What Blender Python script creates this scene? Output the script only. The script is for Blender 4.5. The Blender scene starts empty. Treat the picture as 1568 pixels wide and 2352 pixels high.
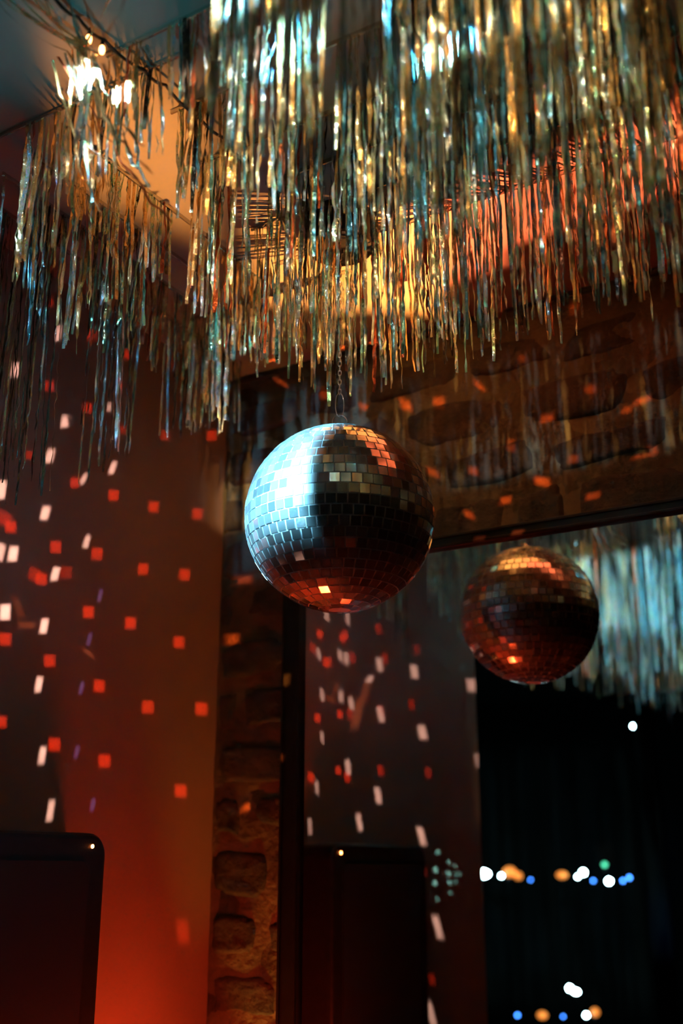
import bpy, math, random
from mathutils import Vector, Matrix, noise
random.seed(7)
D = bpy.data
S = bpy.context.scene
C = S.collection
R = math.radians

# ---------------------------------------------------------------- camera numbers
W, H, F = 1568, 2352, 2545.0
CAM = Vector((1.424, -1.839, 1.50))
PITCH, YAW = R(17.94), R(30.73)
CEIL = 2.575
rot = (Matrix.Rotation(YAW, 3, 'Z') @ Matrix.Rotation(math.pi/2 + PITCH, 3, 'X'))
def ray(px, py):
    return (rot @ Vector(((px - W/2)/F, -(py - H/2)/F, -1.0))).normalized()
def hit(px, py, axis, val):
    d = ray(px, py); t = (val - CAM[axis]) / d[axis]
    return CAM + d*t

# ---------------------------------------------------------------- helpers
class MB:
    def __init__(s): s.v = []; s.f = []; s.m = []; s.uv = []
    def quad(s, pts, m=0, uv=None):
        b = len(s.v); s.v += [tuple(p) for p in pts]; s.f.append(tuple(range(b, b+len(pts)))); s.m.append(m)
    def box(s, a, b, m=0):
        x0,y0,z0 = a; x1,y1,z1 = b; k = len(s.v)
        s.v += [(x0,y0,z0),(x1,y0,z0),(x1,y1,z0),(x0,y1,z0),(x0,y0,z1),(x1,y0,z1),(x1,y1,z1),(x0,y1,z1)]
        for q in ((0,3,2,1),(4,5,6,7),(0,1,5,4),(1,2,6,5),(2,3,7,6),(3,0,4,7)):
            s.f.append(tuple(k+i for i in q)); s.m.append(m)
    def lathe(s, prof, n=32, c=(0,0,0), m=0, axis='z'):
        k = len(s.v)
        for (r, z) in prof:
            for i in range(n):
                a = 2*math.pi*i/n
                p = (r*math.cos(a), r*math.sin(a), z)
                if axis == 'x': p = (p[2], p[0], p[1])
                if axis == 'y': p = (p[0], p[2], p[1])
                s.v.append((c[0]+p[0], c[1]+p[1], c[2]+p[2]))
        for j in range(len(prof)-1):
            for i in range(n):
                s.f.append((k+j*n+i, k+j*n+(i+1)%n, k+(j+1)*n+(i+1)%n, k+(j+1)*n+i)); s.m.append(m)
        s.f.append(tuple(k+i for i in range(n))[::-1]); s.m.append(m)
        s.f.append(tuple(k+(len(prof)-1)*n+i for i in range(n))); s.m.append(m)
    def tube(s, pts, r, n=8, closed=False, m=0):
        pts = [Vector(p) for p in pts]; k = len(s.v); N = len(pts); up = None
        for i, p in enumerate(pts):
            a = pts[(i-1) % N] if closed or i > 0 else p
            b = pts[(i+1) % N] if closed or i < N-1 else p
            t = (b-a).normalized()
            if up is None:
                up = Vector((0,0,1)) if abs(t.z) < .9 else Vector((1,0,0))
            e = t.cross(up).normalized(); up = e.cross(t).normalized()
            for j in range(n):
                q = 2*math.pi*j/n
                s.v.append(tuple(p + (e*math.cos(q) + up*math.sin(q))*r))
        for i in range(N if closed else N-1):
            for j in range(n):
                i2 = (i+1) % N
                s.f.append((k+i*n+j, k+i*n+(j+1)%n, k+i2*n+(j+1)%n, k+i2*n+j)); s.m.append(m)
        if not closed:
            s.f.append(tuple(k+j for j in range(n))[::-1]); s.m.append(m)
            s.f.append(tuple(k+(N-1)*n+j for j in range(n))); s.m.append(m)
    def build(s, name, mats, parent=None, smooth=False, loc=None):
        me = D.meshes.new(name)
        off = Vector(loc) if loc is not None else Vector((0,0,0))
        me.from_pydata([tuple(Vector(p)-off) for p in s.v], [], s.f)
        if not isinstance(mats, (list, tuple)): mats = [mats]
        for m in mats: me.materials.append(m)
        me.polygons.foreach_set('material_index', s.m)
        me.polygons.foreach_set('use_smooth', [smooth]*len(s.f))
        if s.uv:
            l = me.uv_layers.new(name='UVMap')
            flat = []
            for p in me.polygons:
                for vi in p.vertices: flat += s.uv[vi]
            l.data.foreach_set('uv', flat)
        me.update()
        o = D.objects.new(name, me); C.objects.link(o); o.location = off
        if parent is not None:
            o.parent = parent; o.location = off - Vector(parent.location)
        return o
def tag(o, label=None, cat=None, group=None, kind=None):
    if label: o['label'] = label
    if cat: o['category'] = cat
    if group: o['group'] = group
    if kind: o['kind'] = kind
    return o
def thing(name, loc, label, cat, group=None):
    o = D.objects.new(name, None); C.objects.link(o); o.location = loc; o.empty_display_size = .05
    return tag(o, label, cat, group)

# ---------------------------------------------------------------- materials
def mat(name, col=(.5,.5,.5), rough=.5, metal=0.0, emit=None, estr=0, spec=.5):
    m = D.materials.new(name); m.use_nodes = True
    b = m.node_tree.nodes['Principled BSDF']
    b.inputs['Base Color'].default_value = (*col, 1)
    b.inputs['Roughness'].default_value = rough
    b.inputs['Metallic'].default_value = metal
    b.inputs['Specular IOR Level'].default_value = spec
    if emit:
        b.inputs['Emission Color'].default_value = (*emit, 1)
        b.inputs['Emission Strength'].default_value = estr
    return m
def nd(m, t, **k):
    n = m.node_tree.nodes.new(t)
    for a, v in k.items(): setattr(n, a, v)
    return n
def lk(m, a, b): m.node_tree.links.new(a, b)
def noisy(m, c1, c2, scale, bump=0.2, bscale=None, lo=.35, hi=.65, dist=.01, stretch=(1,1,1)):
    b = m.node_tree.nodes['Principled BSDF']
    tc = nd(m, 'ShaderNodeTexCoord'); mp = nd(m, 'ShaderNodeMapping'); mp.inputs['Scale'].default_value = stretch
    lk(m, tc.outputs['Object'], mp.inputs['Vector'])
    n = nd(m, 'ShaderNodeTexNoise'); n.inputs['Scale'].default_value = scale; n.inputs['Detail'].default_value = 6
    lk(m, mp.outputs[0], n.inputs['Vector'])
    r = nd(m, 'ShaderNodeValToRGB'); e = r.color_ramp.elements
    e[0].position = lo; e[0].color = (*c1,1); e[1].position = hi; e[1].color = (*c2,1)
    lk(m, n.outputs['Fac'], r.inputs['Fac']); lk(m, r.outputs['Color'], b.inputs['Base Color'])
    n2 = nd(m, 'ShaderNodeTexNoise'); n2.inputs['Scale'].default_value = bscale or scale*4; n2.inputs['Detail'].default_value = 8
    lk(m, mp.outputs[0], n2.inputs['Vector'])
    bp = nd(m, 'ShaderNodeBump'); bp.inputs['Strength'].default_value = bump; bp.inputs['Distance'].default_value = dist
    lk(m, n2.outputs['Fac'], bp.inputs['Height']); lk(m, bp.outputs['Normal'], b.inputs['Normal'])
    return m
M_plaster = noisy(mat('painted_plaster', rough=.75), (.25,.165,.135), (.29,.19,.16), 5, .12, 60, dist=.002)
M_brick = noisy(mat('dark_brick', rough=.85), (.013,.012,.009), (.048,.032,.020), 16, .8, 90, dist=.006)
M_mortar = noisy(mat('rough_mortar', rough=.9), (.060,.052,.030), (.118,.100,.058), 9, .9, 60, dist=.008)
M_ceil = noisy(mat('ceiling_paint', rough=.7), (.20,.185,.16), (.24,.22,.19), 4, .1, 40, dist=.002)
M_dark = noisy(mat('dark_room_surface', rough=.9, spec=.05), (.002,.003,.0025), (.003,.004,.0035), 4, .1)
M_floor = noisy(mat('dark_floorboards', rough=.5), (.02,.012,.008), (.04,.025,.015), 6, .2)
M_blackplastic = noisy(mat('black_plastic', rough=.45, spec=.25), (.003,.004,.004), (.006,.007,.007), 60, .1, 400, dist=.001)
M_grille = mat('black_grille', (.003,.004,.004), .7, spec=.2)
M_frame = noisy(mat('black_frame_lacquer', rough=.5, spec=.15), (.004,.004,.004), (.006,.009,.009), 30, .05, 200, dist=.001)
M_mirror = mat('mirror_glass', (.86,.88,.88), 0.0, 1.0)
M_black = mat('matt_black_metal', (.004,.004,.004), .55, spec=.2)
M_chrome = mat('chrome_steel', (.75,.75,.75), .18, 1.0)
M_cable = mat('black_cable_rubber', (.005,.005,.005), .5, spec=.2)
M_led = mat('red_power_light', (.8,.1,.02), .4, emit=(1,.22,.05), estr=40)

# mirror tile: sharp silvering plus a thin film of dust that catches the beams
def tile_mat():
    m = mat('mirror_tile', (.85,.87,.88), .07, 1.0)
    nt = m.node_tree; b = nt.nodes['Principled BSDF']; out = nt.nodes['Material Output']
    du = nd(m, 'ShaderNodeBsdfPrincipled')
    du.inputs['Base Color'].default_value = (.8,.82,.83,1); du.inputs['Roughness'].default_value = .42; du.inputs['Metallic'].default_value = 1
    di = nd(m, 'ShaderNodeBsdfDiffuse'); di.inputs['Color'].default_value = (.7,.7,.7,1)
    mx1 = nd(m, 'ShaderNodeMixShader'); mx1.inputs[0].default_value = .35
    lk(m, du.outputs[0], mx1.inputs[1]); lk(m, di.outputs[0], mx1.inputs[2])
    mx = nd(m, 'ShaderNodeMixShader')
    g = nd(m, 'ShaderNodeNewGeometry'); mr = nd(m, 'ShaderNodeMapRange')
    lk(m, g.outputs['Random Per Island'], mr.inputs['Value'])
    mr.inputs['To Min'].default_value = .07; mr.inputs['To Max'].default_value = .20
    lk(m, mr.outputs[0], mx.inputs[0]); lk(m, b.outputs[0], mx.inputs[1]); lk(m, mx1.outputs[0], mx.inputs[2])
    lk(m, mx.outputs[0], out.inputs['Surface'])
    return m
M_tile = tile_mat()
M_grout = mat('ball_core_glue', (.62,.64,.66), .6)

# foil: UV.x = strand number, UV.y = metres along the strand
def foil(name, ramp, rough=.13, diff=.16, metal=1.0):
    m = D.materials.new(name); m.use_nodes = True
    nt = m.node_tree; b = nt.nodes['Principled BSDF']; out = nt.nodes['Material Output']
    uv = nd(m, 'ShaderNodeUVMap')
    mp = nd(m, 'ShaderNodeMapping'); mp.inputs['Scale'].default_value = (37.3, 60, 1)
    lk(m, uv.outputs[0], mp.inputs['Vector'])
    n = nd(m, 'ShaderNodeTexNoise'); n.inputs['Scale'].default_value = 1.0; n.inputs['Detail'].default_value = 4; n.inputs['Roughness'].default_value = .75
    lk(m, mp.outputs[0], n.inputs['Vector'])
    r = nd(m, 'ShaderNodeValToRGB'); e = r.color_ramp.elements
    r.color_ramp.interpolation = 'LINEAR'
    e[0].position = ramp[0][0]; e[0].color = (*ramp[0][1],1); e[1].position = ramp[-1][0]; e[1].color = (*ramp[-1][1],1)
    for p, c in ramp[1:-1]:
        k = e.new(p); k.color = (*c,1)
    lk(m, n.outputs['Fac'], r.inputs['Fac'])
    lk(m, r.outputs['Color'], b.inputs['Base Color'])
    b.inputs['Metallic'].default_value = metal; b.inputs['Roughness'].default_value = rough
    mp2 = nd(m, 'ShaderNodeMapping'); mp2.inputs['Scale'].default_value = (91.7, 120, 1)
    lk(m, uv.outputs[0], mp2.inputs['Vector'])
    n2 = nd(m, 'ShaderNodeTexNoise'); n2.inputs['Scale'].default_value = 1.0; n2.inputs['Detail'].default_value = 3
    lk(m, mp2.outputs[0], n2.inputs['Vector'])
    bp = nd(m, 'ShaderNodeBump'); bp.inputs['Strength'].default_value = .8; bp.inputs['Distance'].default_value = .004
    lk(m, n2.outputs['Fac'], bp.inputs['Height']); lk(m, bp.outputs['Normal'], b.inputs['Normal'])
    tr = nd(m, 'ShaderNodeBsdfTranslucent'); df = nd(m, 'ShaderNodeBsdfDiffuse')
    lk(m, r.outputs['Color'], tr.inputs['Color']); lk(m, r.outputs['Color'], df.inputs['Color'])
    mx0 = nd(m, 'ShaderNodeMixShader'); mx0.inputs[0].default_value = .5
    lk(m, tr.outputs[0], mx0.inputs[1]); lk(m, df.outputs[0], mx0.inputs[2])
    mx = nd(m, 'ShaderNodeMixShader'); mx.inputs[0].default_value = diff
    lk(m, b.outputs[0], mx.inputs[1]); lk(m, mx0.outputs[0], mx.inputs[2]); lk(m, mx.outputs[0], out.inputs['Surface'])
    return m
FOILS = [
    foil('silver_holographic_foil', [(.33,(.08,.14,.80)),(.40,(.30,.75,.85)),(.46,(.78,.78,.75)),(.53,(.62,.55,.42)),(.575,(.10,.80,.30)),(.61,(.9,.9,.92)),(.68,(.50,.30,.90))]),
    foil('gold_foil', [(.3,(.20,.12,.04)),(.45,(.70,.46,.18)),(.6,(.85,.62,.30)),(.7,(.95,.85,.6))], diff=.22),
    foil('teal_foil', [(.3,(.03,.10,.12)),(.48,(.12,.38,.42)),(.6,(.3,.65,.68)),(.7,(.8,.9,.9))], diff=.16),
    foil('copper_red_foil', [(.3,(.10,.02,.01)),(.5,(.30,.07,.03)),(.7,(.5,.18,.08))], rough=.35, diff=.35),
    foil('dark_clear_foil', [(.3,(.01,.015,.015)),(.5,(.05,.05,.04)),(.66,(.3,.28,.22)),(.75,(.9,.9,.9))], diff=.08),
]

# ---------------------------------------------------------------- setting
def panel(name, a, b, m):
    q = MB(); q.box(a, b); return tag(q.build(name, m), kind='structure')
YE = -hit(1092, 1600, 0, 0).y        # where the red wall stops and the room opens to the left
panel('wall_left', (-.12, YE, 0), (0, .20, CEIL), M_plaster)
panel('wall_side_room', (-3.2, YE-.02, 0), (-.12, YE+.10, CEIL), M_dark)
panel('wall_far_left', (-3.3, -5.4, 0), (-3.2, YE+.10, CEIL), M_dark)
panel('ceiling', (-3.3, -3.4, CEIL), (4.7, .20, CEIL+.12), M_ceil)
panel('ceiling', (-3.3, -5.4, CEIL), (4.7, -3.4, CEIL+.12), M_dark)  # shade of the far ceiling put into its colour, so it stays black
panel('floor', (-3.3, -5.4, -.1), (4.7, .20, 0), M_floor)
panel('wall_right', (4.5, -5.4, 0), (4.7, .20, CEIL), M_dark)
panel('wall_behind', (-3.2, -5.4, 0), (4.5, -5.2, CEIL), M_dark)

# brick wall: mortar bed with real proud bricks of irregular outline
def brick_wall():
    q = MB()
    y0 = .045
    nx, nz, x1 = 260, 150, 2.6
    k = len(q.v)
    za, zb = 1.0, CEIL
    for j in range(nz+1):
        for i in range(nx+1):
            x = x1*i/nx; z = za + (zb-za)*j/nz
            d = noise.fractal(Vector((x*9, z*9, 3.1)), 1.0, 2.0, 4)*.006
            q.v.append((x, y0 - d - .002, z))
    for j in range(nz):
        for i in range(nx):
            a = k+j*(nx+1)+i; q.f.append((a, a+1, a+nx+2, a+nx+1)); q.m.append(0)
    q.box((0, y0, 0), (4.5, .20, CEIL), 0)
    q.box((x1, y0-.004, za), (4.5, y0, CEIL), 0)
    rnd = random.Random(5)
    z = 1.02; row = 0
    while z < CEIL-.03:
        h = rnd.uniform(.070, .086); gap = rnd.uniform(.024, .036)
        x = -.02 - (.11 if row % 2 else 0.0) + rnd.uniform(-.02,.02)
        while x < 2.6:
            l = rnd.uniform(.17, .235)
            if rnd.random() < .12: l *= .55
            a, b = max(x, .004), min(x+l, 2.6)
            if b-a > .03:
                zc = z + h/2 + rnd.uniform(-.004,.004); hh = min(h/2*rnd.uniform(.88,1.08), CEIL-.004-zc); cx = (a+b)/2; hw = (b-a)/2
                tilt = rnd.uniform(-.08,.08); sd = rnd.uniform(0,99)
                pr = rnd.uniform(.001,.008)
                NR, NA = 9, 44; k = len(q.v)
                for r_ in range(NR+1):
                    f = r_/NR
                    for t_ in range(NA):
                        an = 2*math.pi*t_/NA; c_, s_ = math.cos(an), math.sin(an)
                        e = 2/4.5
                        ux = math.copysign(abs(c_)**e, c_); uz = math.copysign(abs(s_)**e, s_)
                        w = 1 + .26*noise.fractal(Vector((c_*1.3+sd, s_*1.3, sd*.3)), 1, 2, 2)
                        px = cx + ux*hw*f*(1+(w-1)*.6); pz = zc + uz*hh*f*w + (ux*hw*f)*tilt
                        prof = (1-max(0, (f-.72)/.28)**2)
                        sf = noise.fractal(Vector((px*22, pz*22, sd)), 1, 2, 4)
                        py = y0 - (pr+.006)*prof - sf*.0035 + .003
                        q.v.append((max(px,.002), py, min(pz, CEIL-.002)))
                for r_ in range(NR):
                    for t_ in range(NA):
                        q.f.append((k+r_*NA+t_, k+(r_+1)*NA+t_, k+(r_+1)*NA+(t_+1)%NA, k+r_*NA+(t_+1)%NA)); q.m.append(1)
            x += l + rnd.uniform(.016,.036)
        z += h + gap; row += 1
    return tag(q.build('wall_back', [M_mortar, M_brick], smooth=True), kind='structure')
brick_wall()

# ---------------------------------------------------------------- wall mirror
def wall_mirror():
    xl_o = hit(650, 1420, 1, -.010).x; xl_i = hit(691, 1420, 1, -.006).x
    zt_i = hit(1284, 1218, 1, -.006).z; zt_o = hit(1284, 1186, 1, -.012).z
    xr, zb = 3.0, .45
    fw = xl_i - xl_o
    t = thing('wall_mirror', ((xl_o+xr)/2, .03, zb), 'large wall mirror in thin black frame on brick wall, behind mirror ball', 'mirror')
    g = MB(); g.box((xl_i-.01, 0, zb+fw-.01), (xr-fw+.01, .006, zt_i+.01)); g.build('glass', M_mirror, t)
    f = MB()
    def bar(a, b):
        f.box(a, b)
    bar((xl_o, -.010, zb), (xl_i, .030, zt_o)); bar((xr-fw, -.010, zb), (xr, .030, zt_o))
    bar((xl_i, -.010, zt_i), (xr-fw, .030, zt_o)); bar((xl_i, -.010, zb), (xr-fw, .030, zb+fw))
    # raised inner bead
    s = .006
    bar((xl_i-s, -.014, zb+fw-s), (xl_i, -.010, zt_i+s)); bar((xl_i, -.014, zt_i), (xr-fw, -.010, zt_i+s))
    bar((xl_o, -.014, zb), (xl_o+s, -.010, zt_o)); bar((xl_o+s, -.014, zt_o-s), (xr, -.010, zt_o))
    fo = f.build('frame', M_frame, t)
    bv = fo.modifiers.new('bevel', 'BEVEL'); bv.width = .0015; bv.segments = 2; bv.limit_method = 'ANGLE'
    bk = MB(); bk.box((xl_i-.01, .007, zb+fw-.01), (xr-fw+.01, .028, zt_i+.01)); bk.build('backing_board', M_black, t)
wall_mirror()

# ---------------------------------------------------------------- mirror ball
BALL = Vector((.567, -.403, 2.031)); BR = .15
def mirror_ball():
    t = thing('mirror_ball', tuple(BALL), 'silver mirror ball of small square tiles hanging on chain in front of brick wall', 'disco ball')
    rc = BR - .0010
    core = MB(); n = 96; prof = []
    for i in range(65):
        a = -math.pi/2 + math.pi*i/64
        prof.append((max(rc*math.cos(a), .0004), rc*math.sin(a)))
    core.lathe(prof, n, BALL); core.build('core_sphere', M_grout, t, smooth=True)
    tl = MB(); rnd = random.Random(3)
    s = .0165; rows = int(round(math.pi*BR/s))
    for i in range(1, rows-1):
        lat = -math.pi/2 + math.pi*(i+.5)/rows
        cnt = max(5, int(round(2*math.pi*BR*math.cos(lat)/s))); ph = rnd.uniform(0, 1)
        w = 2*math.pi*BR*math.cos(lat)/cnt
        for j in range(cnt):
            lon = 2*math.pi*(j+ph)/cnt
            nrm = Vector((math.cos(lat)*math.cos(lon), math.cos(lat)*math.sin(lon), math.sin(lat)))
            e = Vector((-math.sin(lon), math.cos(lon), 0)); u = nrm.cross(e)
            tilt = Matrix.Rotation(rnd.gauss(0, .013), 3, e) @ Matrix.Rotation(rnd.gauss(0, .013), 3, u)
            n2 = tilt @ nrm; e2 = tilt @ e; u2 = tilt @ u
            c = BALL + nrm*(BR+rnd.uniform(-.0003,.0003))
            hw = w/2-.0009; hh = math.pi*BR/rows/2-.0009
            if rnd.random() < .004: continue
            top = [c + e2*sx*hw + u2*sy*hh for sx, sy in ((-1,-1),(1,-1),(1,1),(-1,1))]
            bot = [p - n2*.0028 for p in top]
            k = len(tl.v); tl.v += [tuple(p) for p in top+bot]
            for q in ((0,1,2,3),(0,4,5,1),(1,5,6,2),(2,6,7,3),(3,7,4,0)):
                tl.f.append(tuple(k+x for x in q)); tl.m.append(0)
    o = tl.build('mirror_tiles', M_tile, t)
    tag(o, 'square silvered tiles set in rows with pale joints')
    cp = MB(); zt = BR-.001
    cp.lathe([(.013, zt-.003),(.0135, zt+.001),(.009, zt+.003),(.0045, zt+.0035),(.0045, zt+.010),(.003, zt+.012)], 24, BALL)
    cp.build('top_cap', M_chrome, t, smooth=True)
    rg = MB(); rr = .0118; cz = BALL.z+zt+.008+rr-.004
    ax = Vector((.86,.511,0))
    rg.tube([BALL + Vector((0,0,cz-BALL.z)) + ax*(rr*math.cos(a)) + Vector((0,0,rr*math.sin(a))) for a in [2*math.pi*i/36 for i in range(36)]], .0008, 8, True)
    rg.build('hanging_ring', M_chrome, t, smooth=True)
    return cz + rr
ztop = mirror_ball()

def chain():
    t = thing('hanging_chain', (BALL.x, BALL.y, ztop), 'thin steel chain running up from mirror ball to ceiling motor', 'chain')
    def link(mb, zc, hl, r, hw, ang):
        a = Vector((math.cos(ang), math.sin(ang), 0)); P = []
        for i in range(28):
            q = 2*math.pi*i/28
            P.append(Vector((BALL.x, BALL.y, zc)) + a*(hw*math.cos(q)) + Vector((0,0,math.copysign(abs(math.sin(q))**.8, math.sin(q))*hl)))
        mb.tube(P, r, 6, True)
    q = MB(); link(q, ztop-.002+.020, .021, .0008, .0070, R(40)); q.build('long_link', M_chrome, t, smooth=True)
    q = MB(); z = ztop-.003+.041+.004; i = 0
    while z < MOTOR_Z + .001:
        link(q, z, .0052, .0008, .0026, R(40) + (math.pi/2 if i % 2 else 0)); z += .0083; i += 1
    q.build('chain_links', M_chrome, t, smooth=True)
MOTOR_Z = 2.513
chain()
q = MB(); zm = MOTOR_Z
q.lathe([(.003, zm-.006),(.006, zm-.006),(.006, zm),(.052, zm),(.057, zm+.003),(.058, zm+.008),(.058, CEIL-.012),(.062, CEIL-.011),(.062, CEIL)], 48, (BALL.x, BALL.y, 0))
mt = q.build('ceiling_motor', M_black, smooth=False, loc=(BALL.x, BALL.y, CEIL))
tag(mt, 'round black motor housing on ceiling above mirror ball, holding its chain', 'motor')

# ---------------------------------------------------------------- wall loudspeaker
def speaker():
    t = thing('wall_speaker', (0, -.6, 1.16), 'black speaker cabinet with rounded corners and red light, against red-lit left wall', 'speaker')
    ya, yb, za, zb, xd, r = -.365, -.83, .78, 1.56, .09, .036
    def outline(ins, rr):
        P = []
        for (cy, cz, a0) in ((ya-rr-ins, zb-rr-ins, 0), (yb+rr+ins, zb-rr-ins, 90), (yb+rr+ins, za+rr+ins, 180), (ya-rr-ins, za+rr+ins, 270)):
            for i in range(9):
                a = R(a0 + i*90/8)
                P.append((cy + rr*math.cos(a), cz + rr*math.sin(a)))
        return P
    m = MB(); rings = []
    for (x, ins) in ((.001, 0), (xd-.012, 0), (xd-.005, .0015), (xd-.001, .005), (xd, .010)):
        P = outline(ins, r-ins*.8); k = len(m.v); m.v += [(x, a, b) for a, b in P]; rings.append((k, len(P)))
    for (k, n), (k2, _) in zip(rings, rings[1:]):
        for i in range(n):
            m.f.append((k+i, k+(i+1)%n, k2+(i+1)%n, k2+i)); m.m.append(0)
    m.f.append(tuple(range(rings[-1][0], rings[-1][0]+rings[-1][1]))); m.m.append(0)
    m.f.append(tuple(range(rings[0][0], rings[0][0]+rings[0][1]))[::-1]); m.m.append(0)
    o = m.build('cabinet', M_blackplastic, t, smooth=False)
    g = MB(); P = outline(.045, .02); k = 0
    g.v = [(xd-.004, a, b) for a, b in P] + [(xd+.003, a, b) for a, b in P]; n = len(P)
    for i in range(n): g.f.append((i, (i+1)%n, n+(i+1)%n, n+i)); g.m.append(0)
    g.f.append(tuple(range(n, 2*n))); g.m.append(0)
    g.build('front_grille', M_grille, t)
    p = hit(212, 1944, 0, xd)
    l = MB(); l.lathe([(.0033, -.002),(.0033, .001),(.002, .0022)], 16, (xd, p.y, p.z), axis='x')
    l.build('power_light', M_led, t, smooth=True)
speaker()

# ---------------------------------------------------------------- tinsel fringe curtains
SID = 0
def ribbon(q, pts, width, tw0, tws, m, cr=0.0, rnd=random):
    global SID
    SID += 1
    k = len(q.v); N = len(pts); s = 0
    for i, p in enumerate(pts):
        if i: s += (pts[i]-pts[i-1]).length
        a = tw0 + tws*s + cr*math.sin(s*60+tw0*7) + rnd.gauss(0, .28)
        d = Vector((math.cos(a), math.sin(a), rnd.gauss(0,.10))).normalized()
        if 0 < i: p = p + Vector((-d.y, d.x, 0))*rnd.gauss(0, .0011)
        wd = width/2*(1 if i < N-1 else .8)
        q.v.append(tuple(p - d*wd)); q.v.append(tuple(p + d*wd))
        q.uv.append((SID*.618 % 97, s)); q.uv.append((SID*.618 % 97 + .02, s))
    for i in range(N-1):
        b = k+2*i; q.f.append((b, b+1, b+3, b+2)); q.m.append(m)
def curtain(h, w0, w1, lfun, spacing, seed, label, group=None, weights=(50,20,16,5,9), wid=(.003,.0065), depth=.005, dirx=True, skip=0.0, seg=.013):
    rnd = random.Random(seed)
    t = thing('tinsel_curtain', ((w0+w1)/2 if dirx else h, -h if dirx else -(w0+w1)/2, CEIL), label, 'tinsel curtain', group)
    hd = MB()
    if dirx: hd.box((w0, -h-.0015, CEIL-.007), (w1, -h+.0015, CEIL))
    else: hd.box((h-.0015, -w1, CEIL-.007), (h+.0015, -w0, CEIL))
    hd.build('header_strip', FOILS[0], t)
    q = MB(); x = w0
    while x < w1:
        x += spacing*rnd.uniform(.35, 1.65)
        if x > w1: break
        if noise.noise(Vector((x*6, h*5, seed))) < -.38+skip*.6 or rnd.random() < skip*.3: continue
        L = lfun(x) * rnd.uniform(.80, 1.03) + rnd.gauss(0, .008)
        if rnd.random() < .12: L *= rnd.uniform(.5,.9)
        L = max(.06, L)
        mi = rnd.choices(range(5), weights)[0]
        n = max(4, int(L/seg)); ox, oy = rnd.gauss(0, depth), rnd.gauss(0, depth)
        a, b = rnd.gauss(0,.0018), rnd.gauss(0,.0018); ph = rnd.uniform(0,6)
        pts = []
        for i in range(n+1):
            f = i/n; g = f**.7
            dx = a*math.sin(f*3+ph) + ox*g; dy = b*math.cos(f*4+ph) + oy*g
            if dirx: p = Vector((max(x+dx,.006), min(-h+dy,-.02), CEIL-.004-L*f))
            else: p = Vector((max(h+dx,.006), -x+dy, CEIL-.004-L*f))
            pts.append(p)
        ribbon(q, pts, rnd.uniform(*wid)*(1.25 if mi==3 else 1), rnd.uniform(0,6.28), rnd.gauss(0,7), mi, rnd.uniform(0,.5))
    so = q.build('foil_strands', FOILS, t, smooth=False)
    so['kind'] = 'stuff'
    return t
# length that makes a row end at picture height py when seen at x
def proj(p):
    v = rot.transposed() @ (Vector(p)-CAM)
    return W/2 + F*v.x/-v.z, H/2 - F*v.y/-v.z
def len_for(h, edge, lo=.08, hi=.62):
    def f(x):
        L = .3
        for _ in range(12):
            px, py = proj((x, -h, CEIL-L))
            ty = edge(px)
            # metres per pixel here
            p2 = proj((x, -h, CEIL-L-.01))[1]
            L += (ty-py)/max(20,(p2-py))*.01*.8
        return min(max(L, lo), hi)
    return f
def pl(pts):
    def f(x):
        if x <= pts[0][0]: return pts[0][1]
        for (a, b), (c, d) in zip(pts, pts[1:]):
            if x <= c: return b + (d-b)*(x-a)/(c-a)
        return pts[-1][1]
    return f
E_main = pl([(520,850),(640,850),(690,930),(780,940),(900,905),(1000,850),(1150,805),(1300,770),(1568,700),(1900,600)])
def E_shift(e, dy, amp=0): return lambda x: e(x)+dy+amp*math.sin(x*.013)
curtain(.34, .39, 1.35, len_for(.34, E_shift(E_main,-5,12), .08, .40), .0060, 11, 'silver foil fringe curtain hanging closest to brick wall, behind the chain', weights=(56,14,16,5,9))
curtain(.46, .42, 1.45, len_for(.46, E_shift(E_main,-40,30), .08, .40), .0060, 12, 'foil fringe curtain hanging just in front of chain and ceiling motor', weights=(50,22,16,5,7))
def E_row(y0, amp, seed): return lambda x: y0 - .13*(x-800) + amp*math.sin(x*.011+seed) + amp*.6*math.sin(x*.031+seed*2)
curtain(.56, .52, 1.6, len_for(.56, E_row(740,45,1), .1, .4), .0062, 13, 'foil fringe curtain, third row out from brick wall, over the salmon-lit ceiling')
curtain(.66, .45, 1.7, len_for(.66, E_row(610,45,2), .1, .4), .0055, 14, 'gold and silver foil fringe curtain, fourth row out from brick wall', weights=(44,30,16,4,6))
curtain(.78, .50, 1.8, (lambda f: lambda x: min(f(x), .19) if x < .64 else f(x))(len_for(.78, E_row(480,45,3), .1, .4)), .0048, 15, 'blurred gold and teal foil fringe curtain across upper part of ceiling', weights=(38,34,20,3,5))
curtain(.92, .50, 1.9, (lambda f: lambda x: .14 if x < .72 else f(x))(len_for(.92, E_row(380,40,4), .1, .4)), .0048, 16, 'blurred gold foil fringe curtain, second nearest to the viewer', weights=(34,38,20,3,5))
curtain(1.08, .80, 2.0, len_for(1.08, E_row(250,40,5), .1, .4), .006, 17, 'blurred gold foil fringe curtain at top right, nearest to the viewer', weights=(32,38,22,3,5))
E_left = pl([(-200,1190),(0,1150),(90,1130),(200,1090),(300,1050),(400,1010),(530,985)])
def len_side(x, edge, lo=.08, hi=.62):
    def f(h):
        L = .3
        for _ in range(12):
            px, py = proj((x, -h, CEIL-L)); p2 = proj((x, -h, CEIL-L-.01))[1]
            L += (edge(px)-py)/max(20,(p2-py))*.01*.8
        return min(max(L, lo), hi)
    return f
curtain(.09, .03, .75, len_side(.09, E_left, .1, .56), .0050, 21, 'long silver and teal foil fringe curtain hanging before the red-lit left wall', weights=(40,6,22,3,29), wid=(.0022,.005), skip=.1, dirx=False)
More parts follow.
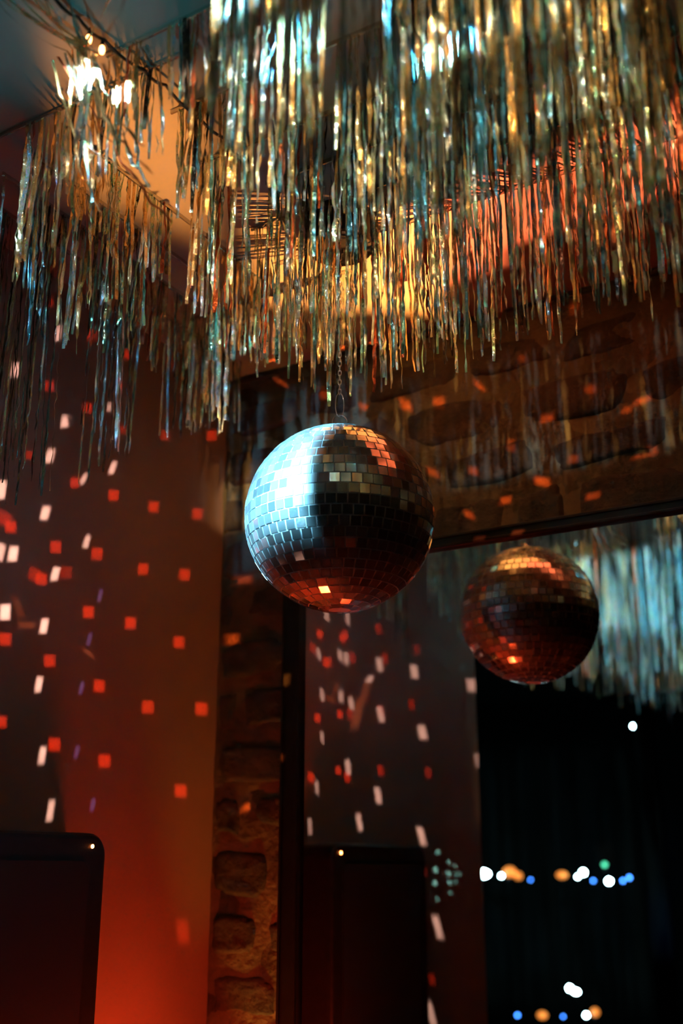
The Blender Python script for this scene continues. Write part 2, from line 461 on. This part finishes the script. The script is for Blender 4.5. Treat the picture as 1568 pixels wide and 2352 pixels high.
curtain(.17, .29, .80, len_side(.17, pl([(-200,800),(110,770),(300,820),(520,900)]), .1, .6), .0065, 22, 'shorter foil fringe curtain at far left, in front of longer one', weights=(38,16,26,4,16), skip=.1, dirx=False)
curtain(.25, .31, .83, len_side(.25, pl([(-200,600),(60,640),(200,700),(520,840)]), .1, .42), .0055, 25, 'foil fringe curtain running out from the corner, second in front of red wall', weights=(44,26,18,3,9), dirx=False)
curtain(.34, .31, .83, len_side(.34, pl([(-200,420),(100,470),(300,600),(560,820)]), .1, .34), .0055, 26, 'foil fringe curtain running out from the corner, third in front of red wall', weights=(40,32,16,4,8), dirx=False)
curtain(.25, .12, .50, len_for(.24, pl([(300,940),(480,985),(525,980),(540,830),(700,830)]), .06, .5), .0050, 23, 'foil fringe curtain between left wall and mirror ball, tips glowing pale blue', weights=(64,14,12,3,7))
curtain(.87, .13, .62, lambda x: .22+.05*math.sin(x*6) if x < .38 else .15, .006, 24, 'short gold foil fringe curtain at upper left below ceiling cable', weights=(38,38,14,2,8))
# rows further back in the room, seen only in the wall mirror
def mproj(p): return proj((p[0], -p[1], p[2]))
def len_mir(h, edge, lo=.1, hi=1.1):
    def f(x):
        L = .4
        for _ in range(14):
            px, py = mproj((x, -h, CEIL-L)); p2 = mproj((x, -h, CEIL-L-.01))[1]
            L += (edge(px)-py)/max(8,(p2-py))*.01*.8
        return min(max(L, lo), hi)
    return f
E_mir = pl([(900,1395),(1040,1420),(1075,1550),(1150,1600),(1300,1605),(1420,1630),(1600,1620)])
def len_mside(x):
    def f(h):
        L = .4
        for _ in range(14):
            px, py = mproj((x, -h, CEIL-L)); p2 = mproj((x, -h, CEIL-L-.01))[1]
            L += (E_mir(min(px,1050))-py)/max(8,(p2-py))*.01*.8
        return min(max(L, .1), .7)
    return f
curtain(.12, .82, 1.27, len_mside(.12), .0045, 39, 'silver and green foil fringe curtain on left wall, seen only in the wall mirror', dirx=False, weights=(60,14,18,2,6))
for i, h in enumerate((1.55,1.8,2.1,2.5,2.9,3.7)):
    a = (hit(930,1400,1,h)).x; b = hit(1640,1400,1,h).x
    curtain(h, a if h > -YE+.05 else max(a,.02), b, len_mir(h, E_shift(E_mir, -50+13*i, 14)), .0075, 40+i, 'silver and blue foil fringe curtain seen only in the wall mirror, ' + ('row nearest the mirror','second row back','third row back','fourth row back','fifth row back','row furthest back')[i], 'tinsel curtains seen in the wall mirror', weights=(66,10,14,4,6), wid=(.004,.009), seg=.04)

# gathered strands pulled sideways along the ceiling at upper left
def drape():
    rnd = random.Random(9)
    t = thing('tinsel_swag', tuple(hit(250,150,2,CEIL)), 'gathered gold foil strands pulled sideways and tied at upper left of ceiling', 'tinsel swag')
    q = MB()
    for i in range(30):
        a = hit(rnd.uniform(-160,330), rnd.uniform(-140,-20), 2, CEIL-.012); 
        kx = rnd.gauss(0,1)
        b = hit(185+kx*28, 100+abs(kx)*16, 2, CEIL-.035-rnd.random()*.02)
        e = Vector(hit(150+i*8+rnd.gauss(0,12), rnd.uniform(330,520), 2, CEIL-.20-rnd.random()*.10))
        if i % 2:
            P = [a.lerp(b, f/8) - Vector((0,0,.02*math.sin(f/8*math.pi))) for f in range(9)]
        else:
            P = [b.lerp(e, f/12) + Vector((0,0,-.03*math.sin(f/12*math.pi)*rnd.random())) for f in range(13)]
        P = [Vector((max(p.x,.006), p.y, min(p.z, CEIL-.006))) for p in P]
        ribbon(q, P, rnd.uniform(.002,.006), rnd.uniform(0,6), rnd.gauss(0,9), rnd.choices(range(5),(25,50,10,5,10))[0], .3)
    o = q.build('foil_strands', FOILS, t, smooth=True); o['kind'] = 'stuff'
    k = MB(); c = hit(185,100,2,CEIL-.04)
    k.lathe([(.006,-.006),(.010,-.004),(.011,.0),(.010,.004),(.006,.006)], 16, c); k.build('tie_knot', FOILS[1], t, smooth=True)
drape()

# cable pinned across the ceiling
pc = [(120,-12),(180,40),(240,92),(330,160),(380,195),(450,262),(520,320),(575,372)]
P = [hit(x, y, 2, CEIL-.012) for x, y in pc]
PP = []
for a, b in zip(P, P[1:]):
    for i in range(6): PP.append(a.lerp(b, i/6) - Vector((0,0,.006*math.sin(i/6*math.pi))))
PP.append(P[-1])
q = MB(); q.tube(PP, .0024, 8); tag(q.build('ceiling_cable', M_cable, smooth=True, loc=PP[0]), 'thin black cable running diagonally across ceiling at upper left', 'cable')
# small festoon bulbs on the cable
M_bulb = mat('warm_bulb_glass', (.9,.3,.1), .3, emit=(1,.38,.12), estr=10)
for k, (x, y, lab) in enumerate(((204,90,'tiny glowing orange bulb at upper left of ceiling, higher one of two'),(234,114,'tiny glowing orange bulb at upper left of ceiling, lower one of two'))):
    c = hit(x, y, 2, CEIL-.03)
    t = thing('fairy_bulb', (c.x, c.y, c.z), lab, 'bulb', 'orange bulbs by the ceiling cable')
    b = MB(); b.lathe([(.0008,-.008),(.003,-.006),(.0042,-.001),(.0036,.004),(.0022,.006)], 14, c); b.build('bulb', M_bulb, t, smooth=True)
    b = MB(); b.lathe([(.0024,.0055),(.0026,.012),(.001,.0185)], 12, c); b.build('socket', M_cable, t, smooth=True)

# ---------------------------------------------------------------- far side of the room (seen in the mirror)
def mir(px, py, depth):          # point of the real room seen in the mirror at this pixel, depth metres from the mirror
    p = hit(px, py, 1, depth); return Vector((p.x, -p.y, p.z))
def bulbmat(n, c, s): return mat(n, c, .4, emit=c, estr=s)
BC = bulbmat('cold_bulb', (.55,.95,1), 60); BA = bulbmat('amber_bulb', (1,.30,.05), 1.6); BB = bulbmat('blue_bulb', (.05,.25,1), 14); BG = bulbmat('green_bulb', (.1,.8,.4), 2.5)
def globe(px, py, r, m, lab, sx=1.0, depth=4.6):
    c = mir(px, py, depth)
    t = thing('bar_lamp', (c.x, c.y, c.z-r-.02), lab, 'lamp', 'lamps seen in the wall mirror')
    b = MB(); b.lathe([(max(.0005,r*math.cos(R(a))), r*math.sin(R(a))) for a in range(-90,91,15)], 16, (0,0,0))
    b.v = [(c.x+x*sx, c.y+y, c.z+z) for x, y, z in b.v]; b.build('globe', m, t, smooth=True)
    b = MB(); b.lathe([(r*.45,-r-.02),(r*.45,-r*.85)], 12, c); b.build('socket', M_black, t, smooth=True)
for a in ((1108,2007,.022,BC,2.0,'largest cold white lamp at left end of the row in the mirror'),(1094,1999,.012,BC,1.5,'small white lamp touching upper left of the largest one in the mirror'),
          (1151,2012,.009,BC,1,'small white lamp just right of the largest one in the mirror'),(1170,2003,.03,BA,1.3,'large dim amber lamp near left end of the row in the mirror'),
          (1190,2012,.022,BA,1,'smaller dim amber lamp beside the large amber one in the mirror'),(1290,2010,.02,BA,1.6,'dim amber lamp in middle of the row in the mirror'),
          (1339,2004,.015,BC,1,'round white lamp right of the middle of the row in the mirror'),(1326,2014,.008,BC,1,'tiny white lamp touching the round white one in the mirror'),
          (1398,2024,.015,BC,1,'round white lamp below the green one in the mirror'),(1388,1986,.013,BG,1,'green lamp above the row of lamps in the mirror'),
          (1430,2023,.008,BB,1,'tiny blue lamp, second from right end of the row in the mirror'),(1445,2016,.009,BB,1,'tiny blue lamp at right end of the row in the mirror'),
          (1362,2023,.007,BB,1,'tiny blue lamp between the two round white ones in the mirror'),(1218,2021,.006,BB,1,'tiny blue lamp right of the amber pair in the mirror'),
          (1308,2270,.014,BC,1,'upper white lamp of the pair low in the mirror'),(1322,2278,.012,BC,1.6,'lower wide white lamp of the pair low in the mirror'),
          (1346,2332,.011,BC,1,'white lamp beside an amber one at bottom edge of the mirror'),(1366,2325,.022,BA,1,'rightmost amber lamp at bottom edge of the mirror'),
          (1245,2332,.02,BA,1.4,'left amber lamp at bottom edge of the mirror'),(1188,2332,.008,BB,1,'leftmost blue lamp at bottom edge of the mirror'),
          (1293,2335,.006,BB,1,'tiny blue lamp between amber lamps at bottom edge of the mirror'),(1454,1668,.010,BC,1,'lone white lamp high up in the mirror below the tinsel')):
    globe(a[0], a[1], a[2], a[3], a[5], a[4])
# post added far behind to carry a blue glow
c = mir(1522, 2170, 4.3)
q = MB(); q.box((c.x-.05, c.y-.04, 0), (c.x+.05, c.y+.04, CEIL)); tag(q.build('glow_post', M_dark, loc=(c.x,c.y,0)), 'square post added to catch a faint blue glow at far right of the wall mirror', 'glow_post')

# ---------------------------------------------------------------- uplight in the corner below the picture
def uplight():
    t = thing('floor_uplight', (.24,-.26,0), 'red stage lamp on a stand in the corner below the picture', 'lamp')
    p = MB(); p.lathe([(.11,0),(.11,.012),(.012,.02),(.012,.90)], 24, (.24,-.26,0)); p.build('stand', M_black, t, smooth=False)
    b = MB(); b.lathe([(.02,.90),(.095,.92),(.106,1.00),(.100,1.014)], 28, (.24,-.26,0)); b.build('housing', M_black, t)
    l = MB(); l.lathe([(.095,1.010),(.092,1.018),(.04,1.028)], 28, (.24,-.26,0)); l.build('lens', mat('red_lens', (1,.2,.05), .4, emit=(1,.07,.015), estr=28), t, smooth=True)
uplight()

# ---------------------------------------------------------------- lights
def lamp(name, typ, loc, energy, col=(1,1,1), target=None, size=.02, spot=45, blend=.3, rotq=None):
    l = D.lights.new(name, typ); l.energy = energy; l.color = col
    if typ == 'AREA': l.shape = 'DISK'; l.size = size
    else: l.shadow_soft_size = size
    if typ == 'SPOT': l.spot_size = R(spot); l.spot_blend = blend
    o = D.objects.new(name, l); C.objects.link(o); o.location = loc
    if target is not None:
        o.rotation_euler = (Vector(target)-Vector(loc)).to_track_quat('-Z','Y').to_euler()
    return o

# a pattern projector: patches are given on a plane at distance dist in front of the lamp, in the lamp's own x/y metres
def projector(name, loc, eul, patches, energy=1.0, size=.004, spot=165):
    o = lamp(name, 'SPOT', loc, energy, size=size, spot=spot, blend=.1); o.rotation_euler = eul
    l = o.data; l.use_nodes = True; nt = l.node_tree; N = nt.nodes; K = nt.links
    for n in list(N): N.remove(n)
    out = N.new('ShaderNodeOutputLight'); em = N.new('ShaderNodeEmission'); K.new(em.outputs[0], out.inputs[0])
    tc = N.new('ShaderNodeTexCoord'); sp = N.new('ShaderNodeSeparateXYZ'); K.new(tc.outputs['Normal'], sp.inputs[0])
    az = N.new('ShaderNodeMath'); az.operation = 'ABSOLUTE'; K.new(sp.outputs['Z'], az.inputs[0])
    dx = N.new('ShaderNodeMath'); dx.operation = 'DIVIDE'; K.new(sp.outputs['X'], dx.inputs[0]); K.new(az.outputs[0], dx.inputs[1])
    dy = N.new('ShaderNodeMath'); dy.operation = 'DIVIDE'; K.new(sp.outputs['Y'], dy.inputs[0]); K.new(az.outputs[0], dy.inputs[1])
    cb = N.new('ShaderNodeCombineXYZ'); K.new(dx.outputs[0], cb.inputs[0]); K.new(dy.outputs[0], cb.inputs[1]); cb.inputs[2].default_value = 1
    acc = None
    mw = Matrix.LocRotScale(Vector(loc), eul.to_quaternion(), None).inverted()
    for (c, a, b, col, soft, fall) in patches:
        lc = mw @ c; la = mw @ (c+a) ; lb = mw @ (c+b)
        uc = Vector((lc.x/-lc.z, lc.y/-lc.z)); ua = Vector((la.x/-la.z, la.y/-la.z))-uc; ub = Vector((lb.x/-lb.z, lb.y/-lb.z))-uc
        det = ua.x*ub.y-ua.y*ub.x
        if abs(det) < 1e-9: continue
        i1 = (ub.y/det, -ub.x/det); i2 = (-ua.y/det, ua.x/det)
        r1 = (*i1, -(i1[0]*uc.x+i1[1]*uc.y)); r2 = (*i2, -(i2[0]*uc.x+i2[1]*uc.y))
        ab = []
        for r_ in (r1, r2):
            d = N.new('ShaderNodeVectorMath'); d.operation = 'DOT_PRODUCT'; K.new(cb.outputs[0], d.inputs[0]); d.inputs[1].default_value = r_
            x = N.new('ShaderNodeMath'); x.operation = 'ABSOLUTE'; K.new(d.outputs['Value'], x.inputs[0]); ab.append(x)
        mx = N.new('ShaderNodeMath'); mx.operation = 'SMOOTH_MAX' if soft > .3 else 'MAXIMUM'
        K.new(ab[0].outputs[0], mx.inputs[0]); K.new(ab[1].outputs[0], mx.inputs[1])
        if soft > .3: mx.inputs[2].default_value = .6
        mr = N.new('ShaderNodeMapRange'); mr.interpolation_type = 'SMOOTHSTEP'
        mr.inputs['From Min'].default_value = 1+soft; mr.inputs['From Max'].default_value = 1-soft
        K.new(mx.outputs[0], mr.inputs['Value'])
        dist2 = lc.length_squared; cosf = abs(lc.z)/lc.length
        k = (dist2/max(cosf,.15)) if fall else 1.0
        ma = N.new('ShaderNodeVectorMath'); ma.operation = 'MULTIPLY_ADD'
        K.new(mr.outputs[0], ma.inputs[0]); ma.inputs[1].default_value = [v*k for v in col]
        if acc: K.new(acc.outputs[0], ma.inputs[2])
        else: ma.inputs[2].default_value = (0,0,0)
        acc = ma
    K.new(acc.outputs[0], em.inputs['Color']); em.inputs['Strength'].default_value = 1
    return o

def patch(px, py, hx, hy, sl, col, axis, val, mirror=False, soft=.12, rotd=0, fall=True):
    """px rectangle half sizes hx, hy, slant sl (px shift per half height)"""
    def h_(x, y):
        p = hit(x, y, axis, val)
        if mirror: p = Vector((p.x, -p.y, p.z))
        return p
    c = h_(px, py)
    ca, sa = math.cos(R(rotd)), math.sin(R(rotd))
    a = h_(px+hx*ca, py+hx*sa)-c; b = h_(px+sl-hy*sa, py-hy*ca)-c
    return (c, a, b, col, soft, fall)
WH = (1.5,1.05,.88); RD = (.62,.028,.006); VI = (.10,.07,.22); OR = (.16,.04,.015)
def sc(c, k): return tuple(v*k for v in c)
LW = []
for x, y, s, k in ((25,1210,12,1),(128,1256,12,1),(223,1272,12,1),(261,1137,11,1),(353,1164,11,.9),(453,1180,11,.8),(329,1307,11,.95),(424,1320,11,.9),(95,1330,12,1),(152,1315,13,.4),
    (203,1406,12,1.1),(300,1431,12,1.1),(411,1475,12,1),(12,1468,13,1),(114,1518,12,1),(228,1576,12,1.1),(340,1624,13,1),(463,1628,13,1),(3,1658,12,1),(125,1710,13,1.1),(240,1748,13,1.1),
    (415,1817,13,1),(172,1108,10,.9),(486,1000,10,.7),(200,937,10,.8),(211,770,10,.8),(114,887,10,.7),(293,814,8,.5),(393,832,9,.5),(282,986,8,.4),(380,1000,9,.5),(68,1045,8,.6),(114,695,8,.4)):
    LW.append(patch(x, y, s, s+1, 1, sc(RD,k), 0, 0, rotd=2))
LW.append(patch(420, 2140, 13, 26, -2, sc(RD,.5), 0, 0, soft=.4))
for x, y, a, b, s, k in ((104,1178,9,15,4,1),(30,1272,10,16,3,1.2),(127,1318,8,15,4,1),(199,1244,6,14,4,.8),(12,1406,11,17,1,1.2),(101,1438,8,16,3,1.1),(89,1572,7,17,3,1),(97,1735,7,19,3,.9),
    (116,1862,7,23,4,.75),(259,1074,6,13,5,.8),(192,1100,5,12,6,.7),(150,968,9,13,3,.8),(115,1047,9,15,4,.8),(35,850,8,15,3,.8),(135,765,6,16,3,.7),(4,1125,9,20,3,1),(250,935,6,9,2,.5)):
    LW.append(patch(x, y, a, b, s, sc(WH,k), 0, 0))
for x, y in ((230,1367),(205,1468),(187,1580),(176,1727),(213,1848)):
    LW.append(patch(x, y, 4, 13, 3, VI, 0, 0, soft=.35))
LW.append(patch(62,1436,18,7,0,sc(OR,1.0),0,0,soft=.5)); LW.append(patch(203,1500,13,8,0,sc(OR,1.4),0,0,soft=.4,rotd=30)); LW.append(patch(42,1395,8,22,-8,sc(OR,.6),0,0,soft=.5))
MW = []
for x, y, k in ((793,1459,.6),(869,1444,.4),(756,1520,.5),(809,1510,.45),(884,1512,.45),(957,1493,.25),(803,1640,.5),(945,1618,.4),(874,1632,.4),(797,1785,.8),(874,1770,.6),(983,1775,.4),(972,2000,.4),(992,2250,.3)):
    MW.append(patch(x, y, 6, 11, -1.5, sc(RD,k), 0, 0, mirror=True, soft=.25))
for x, y, a, b, s, k in ((795,1512,5,13,-1,.9),(871,1526,6,14,-2,.9),(951,1543,7,14,-2,.85),(806,1615,5,13,-2,.8),(874,1641,6,16,-3,.9),(970,1682,8,15,-3,.85),(1083,1574,10,14,-2,.4),(1103,1747,11,15,-3,.3),
    (1270,1797,14,16,-5,.12),(799,1762,5,16,-2,.85),(868,1827,6,17,-3,.8),(825,1889,5,18,-3,.75),(968,1921,7,20,-5,.55),(1005,2130,7,26,-7,.45),(990,2330,7,28,-7,.4),(849,1560,7,8,3,.4)):
    MW.append(patch(x, y, a, b, s, sc(WH,k), 0, 0, mirror=True, soft=.2))
MW.append(patch(820,1640,9,30,6,sc(OR,1.2),0,0,mirror=True,soft=.5)); MW.append(patch(838,1590,8,22,5,sc(OR,.8),0,0,mirror=True,soft=.5))
CY = (.6,1.9,1.8)  # cyan dots cast on the wall in place of mirrored point lights
for x, y, r_, k in ((1000,1998,6,.8),(999,2028,6,.8),(1030,2007,5.5,.7),(1032,2027,5,.7),(1030,1981,4,.4),(1045,1990,3,.4),(1046,2008,3,.6),(1046,2024,3,.4),(1056,2008,3,.3),(1005,1957,5,.3),(1004,2065,4,.3),(1034,2050,3.5,.25)):
    MW.append(patch(x, y, r_*.55, r_*.55, 0, sc(CY,k*8), 0, 0, mirror=True, soft=.3))
face_left = Matrix.Rotation(math.pi/2, 3, 'Y').to_euler()      # -Z towards -X
face_back = Matrix.Rotation(math.pi/2, 3, 'X').to_euler()      # -Z towards +Y
face_up = Matrix.Rotation(math.pi, 3, 'X').to_euler()
face_front = (Matrix.Rotation(math.pi,3,'Z') @ Matrix.Rotation(math.pi/2, 3, 'X')).to_euler()
def chunk(l, n): return [l[i:i+n] for i in range(0, len(l), n)]
GW = 118  # lamps added beside the ball stand in for its tile reflections
for i, p in enumerate(chunk(LW, 30)): projector('ball_beam_standin_left', (.395, -.46, 1.96), face_left, p, GW)
for i, p in enumerate(chunk(MW, 30)): projector('ball_beam_standin_left_far', (.41, -.50, 1.90), face_left, p, GW)
BW = []
for x, y, a, b, rr, k in ((838,943,11,8,20,.6),(931,936,12,12,15,.9),(1006,930,12,9,0,1),(1096,895,11,11,30,.9),(1252,964,14,9,-8,1),(1172,1026,10,10,10,.7),(1352,897,11,7,10,.8),(1458,931,18,6,-14,.7),(1424,951,9,5,0,.6),
    (1086,1081,10,9,10,.9),(1236,1110,15,9,10,1.1),(1316,1054,12,8,-5,.6),(1353,1141,16,7,-12,1),(1154,1153,12,8,-10,.9),(1075,1183,10,9,20,1),(991,1090,14,9,20,.6),(1466,1052,26,4,-12,.5),(1485,1036,6,9,20,.5),
    (540,1465,14,11,0,.8),(580,1838,17,10,-20,.9),(565,1330,20,8,-3,.45),(1197,825,9,7,0,.35),(650,885,16,6,30,.5),(745,908,9,9,0,.6),(590,780,9,7,0,.6),(780,785,8,8,0,.6),(858,790,8,8,0,.6),(1310,720,8,8,0,.5)):
    BW.append(patch(x, y, a, b, 0, (1.8*k,.2*k,.025*k), 1, .035, soft=.35, rotd=rr))
BW.append(patch(658,1562,5,12,0,(6,1.2,.15),1,-.01,soft=.2)); BW.append(patch(1190,1222,12,3,0,(4,.5,.1),1,-.01,soft=.3,rotd=-6)); BW.append(patch(1102,1236,12,3,0,(2,.25,.05),1,-.01,soft=.3,rotd=-6))
projector('ball_beam_standin_back', (.60, -.225, 2.02), face_back, BW, GW)

# pool of warm light on the ceiling
CW = []
AM = (1.0,.36,.075); SA = (.62,.10,.035); GO=(.5,.2,.04)
def cpatch(px, py, ax, ay, bx, by, col, soft):
    c = hit(px,py,2,CEIL); a = hit(px+ax,py+ay,2,CEIL)-c; b = hit(px+bx,py+by,2,CEIL)-c
    return (c, a, b, col, soft, True)
CW.append(cpatch(800,600,210,15,0,-125,AM,.22))
CW.append(cpatch(1010,560,150,-60,0,-110,sc(SA,1.2),.25))
CW.append(cpatch(1340,420,330,-120,0,-95,SA,.22))
projector('ceiling_wash', (1.12, -.13, 1.75), face_up, CW, 420, size=.004)

CL = [cpatch(330,340,150,60,-15,-180,sc(AM,.7),.5)]
projector('ceiling_wash_left', (.34, -.62, 1.55), face_up, CL, 190, size=.02)
lamp('red_uplight_wash', 'POINT', (.24,-.26,1.07), 1.6, (1,.045,.010), size=.03)
lamp('red_room_fill', 'SPOT', (1.5,-1.5,.5), 1.0, (1,.09,.02), (0,-.7,1.7), .05, 80, .8)  # added red fill, tints the upper left wall
lamp('amber_graze', 'SPOT', (.17,-.035,.90), 11, (1,.46,.06), (.165,.01,1.5), .008, 42, .8)
def doors(name, loc, energy, col, x0, x1, z0, z1, y=-.62, size=.015, soft=.12):
    loc = Vector(loc); c_ = Vector(((x0+x1)/2, y, (z0+z1)/2))
    e = face_back if y > loc.y else face_front
    return projector(name, loc, e, [(c_, Vector(((x1-x0)/2,0,0)), Vector((0,0,(z1-z0)/2)), col, soft, False)], energy, size, 165)
doors('warm_tinsel_fill', (1.5,-2.2,2.50), 680, (1,.55,.17), .45, 2.0, 2.30, 2.475, soft=.07)  # added warm fill, masked to the hanging tinsel
doors('warm_low_fill', (1.15,-1.5,1.2), 14, (1,.50,.16), .45, 1.8, 2.28, 2.7, y=-.8)  # added low fill, warms the strands from below
doors('teal_tinsel_fill', (1.75,-2.3,2.50), 150, (.16,.75,.85), .5, 2.0, 2.31, 2.475, soft=.07)  # added teal fill for the tinsel rows
doors('white_tinsel_fill', (.75,-2.1,2.52), 200, (.7,.9,1.0), .22, 1.7, 2.31, 2.485, soft=.07)  # added white fill that makes the foil sparkle
doors('warm_left_fill', (.15,-1.9,2.52), 60, (1,.55,.2), .05, 1.2, 2.24, 2.51)  # added fill warming the tinsel at the left
doors('blue_left_fill', (.22,-1.5,2.52), 90, (.2,.6,1), .06, .40, 2.2, 2.51, y=-.3)  # added blue fill, brightens the tinsel tips at the left
doors('green_blue_side_fill', (.30,-.12,2.53), 26, (.3,.9,.75), .03, .35, 2.17, 2.52, y=-1.0)  # added fill for the side curtain's face shown in the mirror
doors('cyan_beam', (.44,-1.35,2.46), 1500, (.22,.70,1.0), BALL.x-.145, BALL.x+.05, 1.90, 2.155, y=BALL.y, size=.012, soft=.18)
projector('teal_ceiling_glow', (.75,-1.55,1.9), face_up, [cpatch(170,60,330,-60,-60,-150,(.015,.5,.62),.6)], 15, size=.02)
BX0 = hit(940,1400,1,2.1).x; BX1 = hit(1600,1400,1,2.1).x
doors('blue_room_fill', (BX0+1.6,-.7,2.50), 1700, (.20,.65,1.0), BX0, BX1, 2.0, 2.43, y=-2.1)  # added blue fill for the mirrored tinsel rows
doors('white_room_fill', (BX1,-.9,2.50), 1900, (.6,.9,1.0), BX0+.2, BX1, 2.0, 2.43, y=-2.1)  # added white fill, gives glints on the mirrored tinsel
doors('cyan_room_fill', (BX0+.35,-.8,2.50), 400, (.3,.95,.9), BX0+.1, BX1, 2.0, 2.43, y=-2.1, size=.008)  # added cyan fill, more sparkle on the mirrored tinsel
doors('warm_room_fill', (BX1+.9,-3.2,2.50), 100, (1,.6,.3), BX0, BX1, 2.0, 2.43, y=-2.1)  # added warm fill behind the mirrored tinsel
lamp('blue_glow_fill', 'SPOT', (c.x+.35,c.y+.7,1.0), 12, (.02,.1,1), (c.x,c.y,1.25), .03, 30, 1)  # added spot that makes the blue glow shown in the mirror

w = D.worlds.new('world'); S.world = w; w.use_nodes = True
w.node_tree.nodes['Background'].inputs[0].default_value = (.0,.004,.003,1); w.node_tree.nodes['Background'].inputs[1].default_value = 1

# ---------------------------------------------------------------- camera
cd = D.cameras.new('camera'); co = D.objects.new('camera', cd); C.objects.link(co)
co.location = CAM; co.rotation_euler = (math.pi/2+PITCH, 0, YAW)
cd.sensor_fit = 'VERTICAL'; cd.sensor_height = 36; cd.lens = F/H*36; cd.clip_start = .02
cd.dof.use_dof = True; cd.dof.focus_distance = 1.78; cd.dof.aperture_fstop = 2.2
S.camera = co
S.view_settings.view_transform = 'Standard'; S.view_settings.look = 'None'; S.view_settings.gamma = 1; S.view_settings.use_curve_mapping = False
S.view_settings.exposure = 0
S.cycles.caustics_reflective = False; S.cycles.caustics_refractive = False
